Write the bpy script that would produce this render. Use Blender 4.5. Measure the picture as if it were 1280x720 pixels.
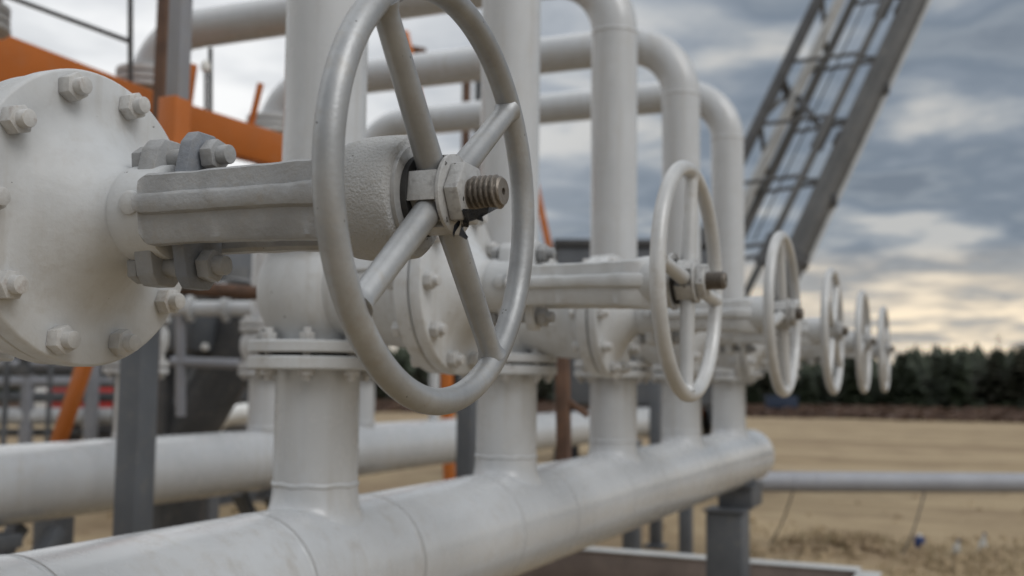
import bpy, bmesh, math, random
from mathutils import Vector, Matrix, noise
random.seed(7)
PI = math.pi
R = math.radians
scene = bpy.context.scene
for o in list(bpy.data.objects):
    bpy.data.objects.remove(o)
COL = scene.collection

# ------------------------------------------------------------------ camera
CAM = Vector((1.2585, 0.0146, 1.3452))
YAW, PITCH, ROLL, FPX = 0.4157, 0.0856, 0.0113, 1359.6
cam_d = bpy.data.cameras.new('camera')
cam = bpy.data.objects.new('camera', cam_d)
COL.objects.link(cam)
F = Vector((-math.sin(YAW)*math.cos(PITCH), math.cos(YAW)*math.cos(PITCH), math.sin(PITCH)))
Rv = F.cross(Vector((0, 0, 1))).normalized()
Uv = Rv.cross(F)
R2 = Rv*math.cos(ROLL)+Uv*math.sin(ROLL)
U2 = -Rv*math.sin(ROLL)+Uv*math.cos(ROLL)
M = Matrix((R2, U2, -F)).transposed().to_4x4()
M.translation = CAM
cam.matrix_world = M
cam_d.sensor_fit = 'HORIZONTAL'
cam_d.sensor_width = 36
cam_d.lens = FPX/1280*36
cam_d.clip_start = 0.05
cam_d.clip_end = 6000
cam_d.dof.use_dof = True
cam_d.dof.focus_distance = 1.12
cam_d.dof.aperture_fstop = 4.3
cam_d.dof.aperture_blades = 7
scene.camera = cam

# ------------------------------------------------------------------ world, sun, exposure
SUN_AZ = R(-112)    # degrees to the left of +Y: behind the camera, to the right
SUN_EL = R(44)
sun_dir = Vector((-math.sin(SUN_AZ)*math.cos(SUN_EL), math.cos(SUN_AZ)*math.cos(SUN_EL), math.sin(SUN_EL)))
w = bpy.data.worlds.new('World')
scene.world = w
w.use_nodes = True
nt = w.node_tree
nt.nodes.clear()
def N(t, kind, **kw):
    n = t.nodes.new(kind)
    for k, v in kw.items():
        setattr(n, k, v)
    return n
def math_node(t, op, a, b=None, c=None, clamp=False):
    n = N(t, 'ShaderNodeMath', operation=op, use_clamp=clamp)
    for i, v in enumerate((a, b, c)):
        if v is None:
            continue
        if isinstance(v, (int, float)):
            n.inputs[i].default_value = v
        else:
            t.links.new(v, n.inputs[i])
    return n.outputs[0]
def ramp(t, fac, stops, interp='LINEAR'):
    n = N(t, 'ShaderNodeValToRGB')
    n.color_ramp.interpolation = interp
    el = n.color_ramp.elements
    while len(el) < len(stops):
        el.new(0.5)
    for e, (p, c) in zip(el, stops):
        e.position = p
        e.color = (c, c, c, 1) if isinstance(c, (int, float)) else (*c, 1)
    t.links.new(fac, n.inputs[0])
    return n.outputs[0]
def mixc(t, fac, a, b, blend='MIX'):
    n = N(t, 'ShaderNodeMix', data_type='RGBA', blend_type=blend)
    for s, v in ((n.inputs[0], fac), (n.inputs[6], a), (n.inputs[7], b)):
        if isinstance(v, (int, float)):
            s.default_value = v
        elif isinstance(v, tuple):
            s.default_value = (*v, 1)
        else:
            t.links.new(v, s)
    return n.outputs[2]
def noise_tex(t, vec, scale, detail=4, rough=.55, dist=0):
    n = N(t, 'ShaderNodeTexNoise')
    n.inputs['Scale'].default_value = scale
    n.inputs['Detail'].default_value = detail
    n.inputs['Roughness'].default_value = rough
    n.inputs['Distortion'].default_value = dist
    if vec is not None:
        t.links.new(vec, n.inputs['Vector'])
    return n.outputs[0]

SKY_STRENGTH = 0.1
sky = N(nt, 'ShaderNodeTexSky', sky_type='NISHITA', sun_disc=False)
sky.sun_elevation = SUN_EL
sky.sun_rotation = -SUN_AZ
tc = N(nt, 'ShaderNodeTexCoord')
sep = N(nt, 'ShaderNodeSeparateXYZ')
nt.links.new(tc.outputs['Generated'], sep.inputs[0])
zc = math_node(nt, 'MAXIMUM', sep.outputs[2], 0.0)
den = math_node(nt, 'ADD', zc, 0.10)
comb = N(nt, 'ShaderNodeCombineXYZ')
nt.links.new(math_node(nt, 'DIVIDE', sep.outputs[0], den), comb.inputs[0])
nt.links.new(math_node(nt, 'DIVIDE', sep.outputs[1], den), comb.inputs[1])
big = noise_tex(nt, comb.outputs[0], 0.55, 3, .5, .3)
fine = noise_tex(nt, comb.outputs[0], 1.9, 5, .52, .2)
cl = math_node(nt, 'ADD', math_node(nt, 'MULTIPLY', big, .5), math_node(nt, 'MULTIPLY', fine, .5))
cl = math_node(nt, 'MULTIPLY_ADD', cl, 1.45, -.232)
# thick blue-grey cloud base .. thinner, paler cloud
cloud = ramp(nt, cl, [(.38, (.88, .88, .86)), (.43, (.60, .645, .69)), (.48, (.40, .465, .55)), (.53, (.315, .38, .465)), (.58, (.43, .49, .56)), (.64, (.30, .355, .43))])
# clearer, warm strip towards the horizon (thin cloud lets light through there)
strip = ramp(nt, zc, [(.0, .8), (.05, .95), (.09, .6), (.125, 0.0)], 'EASE')
strip = math_node(nt, 'MULTIPLY', strip, ramp(nt, fine, [(.40, 1.0), (.60, .25)]))
cloud = mixc(nt, strip, cloud, (1.9, 1.58, 1.15))
# the veiled sun brightens the cloud round it
vm = N(nt, 'ShaderNodeVectorMath', operation='DOT_PRODUCT')
nt.links.new(tc.outputs['Generated'], vm.inputs[0])
vm.inputs[1].default_value = sun_dir
glow = ramp(nt, vm.outputs['Value'], [(.50, 0.0), (.66, .35), (.80, .8), (.94, 1.0)])
# and a wide rift of thin bright cloud on the left
vm2 = N(nt, 'ShaderNodeVectorMath', operation='DOT_PRODUCT')
nt.links.new(tc.outputs['Generated'], vm2.inputs[0])
vm2.inputs[1].default_value = (-math.sin(R(75))*math.cos(R(34)), math.cos(R(75))*math.cos(R(34)), math.sin(R(34)))
glow = math_node(nt, 'MAXIMUM', glow, ramp(nt, vm2.outputs['Value'], [(.52, 0.0), (.64, .25), (.75, .85), (.88, 1.0)]))
glow = math_node(nt, 'MULTIPLY', glow, ramp(nt, cl, [(.38, 1.0), (.62, .48)]))
cloud = mixc(nt, glow, cloud, (1.7, 1.71, 1.71))
# overcast skies brighten towards the zenith
zen = math_node(nt, 'ADD', math_node(nt, 'MULTIPLY', math_node(nt, 'MULTIPLY', zc, zc), .6), 1.0)
cz = N(nt, 'ShaderNodeVectorMath', operation='SCALE')
nt.links.new(cloud, cz.inputs[0])
nt.links.new(math_node(nt, 'MULTIPLY', zen, 1.06/SKY_STRENGTH), cz.inputs['Scale'])
final = mixc(nt, 0.93, sky.outputs[0], cz.outputs[0])
bg = N(nt, 'ShaderNodeBackground')
bg.inputs[1].default_value = SKY_STRENGTH
nt.links.new(final, bg.inputs[0])
wo = N(nt, 'ShaderNodeOutputWorld')
nt.links.new(bg.outputs[0], wo.inputs[0])

sd = bpy.data.lights.new('sun', 'SUN')
sd.energy = 1.5
sd.angle = R(28)
sd.color = (1.0, .985, .965)
sun = bpy.data.objects.new('sun', sd)
sun.rotation_euler = (-sun_dir).to_track_quat('-Z', 'Y').to_euler()
sun.location = (0, 0, 30)
COL.objects.link(sun)
scene.view_settings.view_transform = 'Standard'
scene.view_settings.look = 'None'
scene.view_settings.gamma = 1
scene.view_settings.exposure = -0.78

# ------------------------------------------------------------------ materials
MATS = {}
def paint(name, col, rough=.45, metal=0.0, dirt=(.30, .26, .20), dirt_amt=.35, scale=6, bump=.12, bscale=120,
          chips=0.0, chipcol=(.05, .045, .04), vary=.10, rust=0.0, streak=0.0, coat=0.0):
    m = bpy.data.materials.new(name)
    m.use_nodes = True
    t = m.node_tree
    b = t.nodes['Principled BSDF']
    geo = N(t, 'ShaderNodeNewGeometry')
    pos = geo.outputs['Position']
    n1 = noise_tex(t, pos, scale, 6, .6)
    n2 = noise_tex(t, pos, scale*7, 5, .65)
    n3 = noise_tex(t, pos, bscale, 4, .6)
    dark = tuple(c*(1-vary) for c in col)
    lite = tuple(min(1, c*(1+vary)) for c in col)
    c = mixc(t, ramp(t, n1, [(.35, 0.0), (.65, 1.0)]), dark, lite)
    f = math_node(t, 'MULTIPLY', ramp(t, n2, [(.50, 0.0), (.74, 1.0)]), ramp(t, n1, [(.40, 0.15), (.62, 1.0)]))
    c = mixc(t, math_node(t, 'MULTIPLY', f, dirt_amt), c, dirt)
    if rust > 0:
        nr = noise_tex(t, pos, scale*2.3, 8, .7)
        c = mixc(t, math_node(t, 'MULTIPLY', ramp(t, nr, [(.58, 0.0), (.72, 1.0)]), rust), c, (.17, .075, .035))
    if streak > 0:
        mp = N(t, 'ShaderNodeMapping')
        mp.inputs['Scale'].default_value = (38, 38, 1.6)
        t.links.new(pos, mp.inputs[0])
        ns = noise_tex(t, mp.outputs[0], 1.0, 4, .6)
        c = mixc(t, math_node(t, 'MULTIPLY', math_node(t, 'MULTIPLY', ramp(t, ns, [(.50, 0.0), (.74, 1.0)]), ramp(t, n1, [(.38, .2), (.6, 1.0)])), streak), c, dirt)
    cf = None
    if chips > 0:
        n4 = noise_tex(t, pos, 75, 3, .6)
        cf = ramp(t, n4, [(.735-chips*.1, 0.0), (.75-chips*.1, 1.0)])
        c = mixc(t, cf, c, chipcol)
    t.links.new(c, b.inputs['Base Color'])
    rr = math_node(t, 'ADD', math_node(t, 'MULTIPLY', n2, .25), rough-.12)
    t.links.new(rr, b.inputs['Roughness'])
    b.inputs['Metallic'].default_value = metal
    b.inputs['Specular IOR Level'].default_value = .4
    b.inputs['Coat Weight'].default_value = coat
    b.inputs['Coat Roughness'].default_value = .22
    bp = N(t, 'ShaderNodeBump')
    bp.inputs['Strength'].default_value = bump
    bp.inputs['Distance'].default_value = .004
    hh = math_node(t, 'ADD', n3, math_node(t, 'MULTIPLY', n2, .5))
    if cf is not None:
        hh = math_node(t, 'SUBTRACT', hh, math_node(t, 'MULTIPLY', cf, .5))
    t.links.new(hh, bp.inputs['Height'])
    t.links.new(bp.outputs[0], b.inputs['Normal'])
    MATS[name] = m
    return m
WHITE = (.495, .512, .530)
paint('pipe_paint', WHITE, .25, dirt_amt=.30, scale=3.2, bump=.06, bscale=160, vary=.06, streak=.40, coat=.35, rust=.05)
paint('valve_paint', (.495, .507, .515), .45, dirt_amt=.40, scale=5, bump=.16, bscale=75, chips=.05, vary=.11, streak=.40, rust=.16)
paint('nut_paint', (.47, .468, .46), .45, dirt_amt=.5, scale=25, bump=.2, bscale=200, vary=.16, rust=.45)
paint('yoke_grey', (.29, .295, .30), .38, dirt_amt=.5, scale=9, bump=.38, bscale=110, chips=.08, vary=.2)
paint('cast_grey', (.38, .382, .38), .5, dirt_amt=.35, scale=9, bump=.8, bscale=330, chips=.12, vary=.12)
paint('wheel_silver', (.32, .328, .335), .42, metal=.5, dirt_amt=.5, scale=7, bump=.09, bscale=220, chips=.26, vary=.24, rust=.12)
paint('wheel_pale', (.47, .475, .475), .34, metal=.15, dirt_amt=.4, scale=7, bump=.12, bscale=200, vary=.12)
paint('gland_plate', (.19, .205, .23), .42, dirt_amt=.35, scale=9, bump=.35, bscale=130, vary=.2)
paint('gland_blue', (.16, .185, .22), .45, dirt_amt=.3, scale=10, bump=.25, bscale=150, vary=.15)
paint('stem_steel', (.19, .168, .145), .42, metal=.6, dirt=(.07, .05, .035), dirt_amt=.7, scale=20, bump=.3, bscale=260, vary=.2)
paint('hub_metal', (.42, .42, .415), .40, metal=.2, dirt=(.06, .05, .045), dirt_amt=.8, scale=14, bump=.25, bscale=180, chips=.6, vary=.15)
paint('column_grey', (.092, .10, .112), .5, dirt_amt=.25, scale=4, bump=.1, vary=.12)
paint('dark_steel', (.06, .062, .066), .5, dirt_amt=.3, scale=4, bump=.1, vary=.2)
paint('mast_steel', (.095, .096, .096), .45, dirt_amt=.3, scale=2, bump=.1, vary=.2)
paint('mast_pale', (.48, .49, .49), .45, dirt_amt=.3, scale=2, bump=.1, vary=.15)
paint('orange_paint', (.50, .145, .025), .45, dirt_amt=.3, scale=2.5, bump=.06, vary=.12)
paint('red_paint', (.45, .03, .025), .4, dirt_amt=.25, scale=3, bump=.05, vary=.1)
paint('rusty_iron', (.11, .065, .045), .75, dirt=(.20, .085, .035), dirt_amt=.8, scale=9, bump=.5, vary=.3)
paint('skid_primer', (.19, .155, .14), .6, dirt_amt=.4, scale=4, bump=.15, vary=.15)
paint('line_pipe_grey', (.27, .28, .31), .45, dirt_amt=.35, scale=3, bump=.08, vary=.1)
paint('gasket', (.03, .03, .03), .8, dirt_amt=.1, bump=.1)
paint('milky_plastic', (.50, .49, .46), .45, dirt_amt=.4, bump=.03)
paint('white_plastic', (.75, .75, .73), .4, dirt_amt=.2, bump=.03)
paint('blue_drab', (.02, .035, .07), .6, dirt_amt=.2, bump=.03)
paint('seam_grey', (.30, .295, .29), .5, dirt_amt=.3, bump=.05)
paint('blue_plastic', (.025, .05, .16), .4, dirt_amt=.2, bump=.03)
paint('black_plastic', (.018, .02, .024), .28, dirt_amt=.15, scale=40, bump=.3, bscale=150)
paint('bark', (.09, .07, .055), .9, dirt_amt=.5, scale=3, bump=.5, bscale=30, vary=.25)
paint('birch_bark', (.42, .40, .37), .8, dirt=(.05, .05, .05), dirt_amt=.9, scale=4, bump=.3, bscale=30, vary=.2)

def leaf_mat(name, a, b_):
    m = bpy.data.materials.new(name)
    m.use_nodes = True
    t = m.node_tree
    b = t.nodes['Principled BSDF']
    geo = N(t, 'ShaderNodeNewGeometry')
    n = noise_tex(t, geo.outputs['Position'], .9, 5, .65)
    t.links.new(mixc(t, ramp(t, n, [(.35, 0.0), (.65, 1.0)]), a, b_), b.inputs['Base Color'])
    b.inputs['Roughness'].default_value = .7
    MATS[name] = m
leaf_mat('needles', (.014, .023, .009), (.026, .037, .013))
leaf_mat('needles_olive', (.022, .024, .011), (.036, .034, .016))
leaf_mat('dry_grass', (.16, .12, .06), (.30, .24, .13))
leaf_mat('dry_brush', (.055, .027, .017), (.085, .048, .029))

def ground_mat():
    m = bpy.data.materials.new('sand')
    m.use_nodes = True
    t = m.node_tree
    b = t.nodes['Principled BSDF']
    geo = N(t, 'ShaderNodeNewGeometry')
    pos = geo.outputs['Position']
    a = noise_tex(t, pos, .12, 6, .6, .4)
    c = noise_tex(t, pos, .9, 7, .62)
    d = noise_tex(t, pos, 9, 6, .65)
    mp = N(t, 'ShaderNodeMapping')
    mp.inputs['Scale'].default_value = (.05, .5, .3)
    mp.inputs['Rotation'].default_value = (0, 0, R(-14))
    t.links.new(pos, mp.inputs[0])
    trk = noise_tex(t, mp.outputs[0], 1.0, 6, .6, .3)
    col = mixc(t, ramp(t, a, [(.35, 0.0), (.65, 1.0)]), (.29, .222, .135), (.37, .29, .185))
    col = mixc(t, math_node(t, 'MULTIPLY', ramp(t, trk, [(.46, 0.0), (.62, 1.0)]), .75), col, (.215, .155, .095))
    col = mixc(t, math_node(t, 'MULTIPLY', ramp(t, c, [(.48, 0.0), (.66, 1.0)]), .75), col, (.19, .135, .085))
    mp2 = N(t, 'ShaderNodeMapping')
    mp2.inputs['Scale'].default_value = (.10, .9, .3)
    mp2.inputs['Rotation'].default_value = (0, 0, R(22))
    t.links.new(pos, mp2.inputs[0])
    rut = noise_tex(t, mp2.outputs[0], .6, 5, .6, .6)
    col = mixc(t, math_node(t, 'MULTIPLY', ramp(t, rut, [(.52, 0.0), (.58, 1.0), (.64, 0.0)]), .5), col, (.17, .12, .075))
    col = mixc(t, math_node(t, 'MULTIPLY', ramp(t, rut, [(.30, 1.0), (.42, 0.0)]), .6), col, (.46, .375, .255))
    col = mixc(t, math_node(t, 'MULTIPLY', ramp(t, d, [(.45, 0.0), (.75, 1.0)]), .4), col, (.37, .30, .205))
    t.links.new(col, b.inputs['Base Color'])
    b.inputs['Roughness'].default_value = .95
    b.inputs['Specular IOR Level'].default_value = .15
    bp = N(t, 'ShaderNodeBump')
    bp.inputs['Strength'].default_value = .8
    bp.inputs['Distance'].default_value = .05
    t.links.new(math_node(t, 'ADD', c, math_node(t, 'MULTIPLY', d, .4)), bp.inputs['Height'])
    t.links.new(bp.outputs[0], b.inputs['Normal'])
    MATS['sand'] = m
ground_mat()

# ------------------------------------------------------------------ mesh helpers
def axis_matrix(origin, axis):
    """matrix that sends local +Z to the given axis and the origin to origin"""
    a = Vector(axis).normalized()
    q = Vector((0, 0, 1)).rotation_difference(a)
    return Matrix.Translation(Vector(origin)) @ q.to_matrix().to_4x4()

class MB:
    def __init__(self):
        self.v, self.f = [], []
    def add(self, vs, fs, mat=None):
        o = len(self.v)
        for p in vs:
            p = Vector(p)
            self.v.append(mat @ p if mat else p)
        self.f += [tuple(i+o for i in f) for f in fs]
        return self
    def lathe(self, prof, origin=(0, 0, 0), axis=(0, 0, 1), seg=40, cap0=True, cap1=True, fn=None):
        m = axis_matrix(origin, axis)
        vs, fs = [], []
        for (r, h) in prof:
            for i in range(seg):
                a = 2*PI*i/seg
                rr, hh = (r, h) if fn is None else fn(r, h, a)
                vs.append((rr*math.cos(a), rr*math.sin(a), hh))
        n = len(prof)
        for j in range(n-1):
            for i in range(seg):
                k = (i+1) % seg
                fs.append((j*seg+i, j*seg+k, (j+1)*seg+k, (j+1)*seg+i))
        if cap0:
            fs.append(tuple(reversed(range(seg))))
        if cap1:
            fs.append(tuple(range((n-1)*seg, n*seg)))
        return self.add(vs, fs, m)
    def cyl(self, a, b, r, seg=24, r2=None):
        a, b = Vector(a), Vector(b)
        return self.lathe([(r, 0), (r if r2 is None else r2, (b-a).length)], a, b-a, seg)
    def tube(self, pts, rad, seg=20, closed=False, caps=True):
        pts = [Vector(p) for p in pts]
        n = len(pts)
        rads = rad if isinstance(rad, (list, tuple)) else [rad]*n
        tans = []
        for i in range(n):
            if closed:
                d = pts[(i+1) % n]-pts[i-1]
            else:
                d = pts[min(i+1, n-1)]-pts[max(i-1, 0)]
            tans.append(d.normalized())
        ref = Vector((0, 0, 1)) if abs(tans[0].z) < .9 else Vector((1, 0, 0))
        u = tans[0].cross(ref).normalized()
        vs, fs = [], []
        for i in range(n):
            u = (u-tans[i]*u.dot(tans[i])).normalized()
            w_ = tans[i].cross(u)
            for k in range(seg):
                a = 2*PI*k/seg
                vs.append(pts[i]+(u*math.cos(a)+w_*math.sin(a))*rads[i])
        for i in range(n if closed else n-1):
            j = (i+1) % n
            for k in range(seg):
                l = (k+1) % seg
                fs.append((i*seg+k, i*seg+l, j*seg+l, j*seg+k))
        if caps and not closed:
            fs.append(tuple(reversed(range(seg))))
            fs.append(tuple(range((n-1)*seg, n*seg)))
        return self.add(vs, fs)
    def box(self, c, s, mat=None):
        x, y, z = (q/2 for q in s)
        c = Vector(c)
        vs = [c+Vector(p) for p in ((-x, -y, -z), (x, -y, -z), (x, y, -z), (-x, y, -z), (-x, -y, z), (x, -y, z), (x, y, z), (-x, y, z))]
        return self.add(vs, [(0, 3, 2, 1), (4, 5, 6, 7), (0, 1, 5, 4), (1, 2, 6, 5), (2, 3, 7, 6), (3, 0, 4, 7)], mat)
    def prism(self, poly, h0, h1, mat=None):
        """polygon in local xy pushed along local z"""
        n = len(poly)
        vs = [(x, y, h0) for x, y in poly]+[(x, y, h1) for x, y in poly]
        fs = [tuple(reversed(range(n))), tuple(range(n, 2*n))]
        fs += [(i, (i+1) % n, n+(i+1) % n, n+i) for i in range(n)]
        return self.add(vs, fs, mat)
    def beam(self, a, b, w_, h, up=(0, 0, 1)):
        a, b = Vector(a), Vector(b)
        d = (b-a).normalized()
        s = d.cross(Vector(up)).normalized()
        u = s.cross(d)
        m = Matrix((s, u, d)).transposed().to_4x4()
        m.translation = a
        return self.prism([(-w_/2, -h/2), (w_/2, -h/2), (w_/2, h/2), (-w_/2, h/2)], 0, (b-a).length, m)
    def mesh(self, name, angle=38, bevel=0, bseg=2):
        me = bpy.data.meshes.new(name)
        me.from_pydata([tuple(p) for p in self.v], [], self.f)
        bm = bmesh.new()
        bm.from_mesh(me)
        bmesh.ops.remove_doubles(bm, verts=bm.verts, dist=1e-6)
        bmesh.ops.recalc_face_normals(bm, faces=bm.faces)
        if bevel > 0:
            es = [e for e in bm.edges if len(e.link_faces) == 2 and e.calc_face_angle(0) > R(28)]
            bmesh.ops.bevel(bm, geom=es, offset=bevel, segments=bseg, profile=.5, affect='EDGES', clamp_overlap=True)
        bm.to_mesh(me)
        bm.free()
        for p in me.polygons:
            p.use_smooth = True
        me.set_sharp_from_angle(angle=R(angle))
        return me
    def build(self, name, mat, parent=None, angle=38, bevel=0, bseg=2, loc=None):
        me = self.mesh(name, angle, bevel, bseg)
        me.materials.append(MATS[mat])
        return link(name, me, parent, loc)

def link(name, data, parent=None, loc=None, rot=None):
    o = bpy.data.objects.new(name, data)
    COL.objects.link(o)
    if parent is not None:
        o.parent = parent
    if loc is not None:
        o.location = loc
    if rot is not None:
        o.rotation_euler = rot
    return o
def empty(name, loc=(0, 0, 0), rz=0):
    o = link(name, None, None, loc)
    o.rotation_euler = (0, 0, rz)
    o.empty_display_size = .1
    return o
def tag(o, label=None, cat=None, group=None, kind=None):
    for k, v in (('label', label), ('category', cat), ('group', group), ('kind', kind)):
        if v:
            o[k] = v
    return o
def copy_tree(o, parent=None):
    c = o.copy()
    COL.objects.link(c)
    if parent is not None:
        c.parent = parent
    for ch in list(o.children):
        copy_tree(ch, c)
    return c
def hexpoly(r, ph=0):
    return [(r*math.cos(ph+i*PI/3), r*math.sin(ph+i*PI/3)) for i in range(6)]
def set_mat(o, mat):
    o.material_slots[0].link = 'OBJECT'
    o.material_slots[0].material = MATS[mat]

# ------------------------------------------------------------------ layout constants (metres)
S = 0.94608          # spacing of the risers
ZH = 0.95            # header axis
HR = 0.1452          # header radius
PR = 0.0852          # riser radius
ZG = 1.394           # joint between header flange and valve
ZV = 1.525           # valve stem axis
ZU = 1.656           # joint between valve and riser flange
ZT = 2.638           # weld under the elbow
ER = 0.262           # elbow radius
X2, Z2, H2R = -2.23, 0.925, 0.154
VY = {n: n*S for n in range(1, 7)}

# ------------------------------------------------------------------ ground
def gz(x, y):
    """height of the sand"""
    d = math.hypot(x-.2, y-3.2)
    h = .05*noise.noise(Vector((x*.35, y*.35, 3.1)))+.028*noise.noise(Vector((x*1.3, y*1.3, 8)))
    k = min(1, max(0, (d-4.0)/8))
    h *= .35+.65*k
    # heaps of loose sand behind the second header and by the far end of the skid
    for cx, cy, r, a in ((-5.3, 8.5, 1.0, .42), (-7.4, 8.6, 1.5, .35), (-3.3, 9.4, 1.2, .25), (1.9, 8.0, .8, .10), (.2, 8.9, .9, .16), (-1.2, 9.9, 1.1, .20)):
        q = math.hypot(x-cx, y-cy)/r
        if q < 2.5:
            h += a*math.exp(-q*q*1.6)*(1+.5*noise.noise(Vector((x*2.2, y*2.2, 1))))
    return h
def build_ground():
    n = 170
    def warp(t):
        return math.copysign(14*math.sinh(abs(t)*5.75)/math.sinh(1.6), t)*.62
    xs = [warp(-1+2*i/n) for i in range(n+1)]
    vs, fs = [], []
    for j in range(n+1):
        for i in range(n+1):
            x, y = xs[i], xs[j]+4
            far = max(abs(xs[i]), abs(xs[j]))
            z = gz(x, y) if far < 90 else 0
            if far > 60:
                z *= max(0, (90-far)/30)
            vs.append((x, y, z))
    for j in range(n):
        for i in range(n):
            a = j*(n+1)+i
            fs.append((a, a+1, a+n+2, a+n+1))
    o = MB().add(vs, fs).build('ground', 'sand', angle=180)
    tag(o, 'dry yellow sand of the work site', kind='structure')
build_ground()

# ------------------------------------------------------------------ pipe parts
def flange_prof(r, t, rim=.003):
    return [(r-rim, 0), (r, rim), (r, t-rim), (r-rim, t)]
def arc(c, a0, a1, r, u, v, n=14):
    c, u, v = Vector(c), Vector(u), Vector(v)
    return [c+u*(r*math.cos(a0+(a1-a0)*i/n))+v*(r*math.sin(a0+(a1-a0)*i/n)) for i in range(n+1)]
def bead(mb, origin, axis, r, w_=.008, h=.0025, seed=0):
    """slightly uneven weld bead round a pipe"""
    rnd = random.Random(seed)
    ph = rnd.random()*6
    prof = [(r-.002, -w_), (r+h*.6, -w_*.6), (r+h, 0), (r+h*.6, w_*.6), (r-.002, w_)]
    mb.lathe(prof, origin, axis, 48, False, False, fn=lambda rr, hh, a: (rr+.0006*math.sin(a*23+ph), hh+.0012*math.sin(a*9+ph)))
    return mb

M_BOLT = MB().cyl((0, 0, -.052), (0, 0, .052), .0085, 12).mesh('stud', bevel=.001, bseg=1)
M_BOLT.materials.append(MATS['nut_paint'])
M_NUT = MB().prism(hexpoly(.0165), 0, .015).mesh('nut', 25, .0015, 2)
M_NUT.materials.append(MATS['nut_paint'])
def flange_bolts(parent, c, rad, n=8, half=.027, flip=False):
    """studs with a nut above and below a horizontal flange pair centred at c"""
    for i in range(n):
        a = 2*PI*(i+.5)/n
        b = link('stud', M_BOLT, parent, (c[0]+rad*math.cos(a), c[1]+rad*math.sin(a), c[2]))
        link('nut', M_NUT, b, (0, 0, half))
        link('nut', M_NUT, b, (0, 0, -half), (PI, 0, .3*i))

# header 1
def build_header():
    root = empty('manifold_pipe', (0, 3.4, ZH))
    off = Vector((0, 3.4, ZH))
    L = lambda x, y, z: (x, y-off.y, z-off.z)
    y0, y1 = -2.6, 6.13
    MB().lathe([(HR, 0), (HR, y1-y0)], L(0, y0, ZH), (0, 1, 0), 72, True, False).build('pipe', 'pipe_paint', root)
    cap = [(HR, 0)]
    for i in range(1, 13):
        a = PI/2*i/12
        cap.append((max(.001, HR*math.cos(a)**.8), .025+.085*math.sin(a)))
    MB().lathe(cap, L(0, y1, ZH), (0, 1, 0), 64, False, True).build('end_cap', 'pipe_paint', root, 60)
    k = 0
    for n in range(-1, 7):
        y = n*S
        if n >= 1:
            # outlet of the forged tee: a fillet that follows the curve of the run
            prof = [(PR, 1.372-ZH), (PR, 1.14-ZH)]+[(PR+.020*(i/8)**1.5, -1-i) for i in range(9)]
            def tee(r, h, a):
                if h > -.5:
                    return r, h
                i = -h-1
                x = min(HR*.985, abs(r*math.cos(a)))
                top = math.sqrt(HR*HR-x*x)
                base = 1.136-ZH
                k = (1-i/8)
                return r, top-.002+(base-top+.002)*k**2.2
            MB().lathe(prof, L(0, y, ZH), (0, 0, 1), 72, False, False, fn=tee).build('outlet_stub', 'pipe_paint', root, 60)
            bead(MB(), L(0, y, 1.136), (0, 0, 1), PR, .007, .003, n).build('weld_seam', 'pipe_paint', root, 80)
            MB().lathe(flange_prof(.1415, .026), L(0, y, ZG-.030), (0, 0, 1), 56).build('flange', 'valve_paint', root)
        for dy in (-.2, .2):
            yy = y+dy
            if yy < y1+.1:
                bead(MB(), L(0, yy, ZH), (0, 1, 0), HR, .006, .0012, k).build('weld_seam', 'pipe_paint', root, 80)
                MB().lathe([(HR+.0005, -.0014), (HR+.0009, 0), (HR+.0005, .0014)], L(0, yy+.008, ZH), (0, 1, 0), 64, False, False).build('seam_stain', 'seam_grey', root)
                k += 1
    tag(root, 'thick pale grey manifold pipe running along the bottom under the valve row', 'pipe')
build_header()

# supports of header 1
def support_column(px, py, top, w_, label, ztop_plate=True, mat='column_grey', name='support_column', saddle=None):
    root = empty(name, (px, py, gz(px, py)-.04))
    base = gz(px, py)-.04
    MB().box((0, 0, (top-base)/2), (w_, w_, top-base)).build('post', mat, root, bevel=.012)
    MB().box((0, 0, .055), (w_*1.7, w_*1.7, .03)).build('base_plate', mat, root, bevel=.003)
    if ztop_plate:
        MB().box((0, 0, top-base+.006), (w_*1.12, w_*1.12, .012)).build('top_plate', mat, root, bevel=.002)
    if saddle:
        saddle(root, base)
    return tag(root, label, 'column')
def saddle_end(root, base):
    MB().box((.03, .17, .757-base), (.18, .26, .105)).build('saddle_block', 'column_grey', root, bevel=.004)
    MB().box((.03, .17, .815-base), (.20, .30, .012)).build('saddle_plate', 'column_grey', root, bevel=.002)
support_column(-.01, 5.68, .692, .19, 'thick grey box column under the capped end of the manifold pipe', saddle=saddle_end)
support_column(0, -.75, .80, .19, 'grey box column under the near end of the manifold pipe')
support_column(0.0, 2.37, .80, .12, 'slim grey column under the middle of the manifold pipe')

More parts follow.
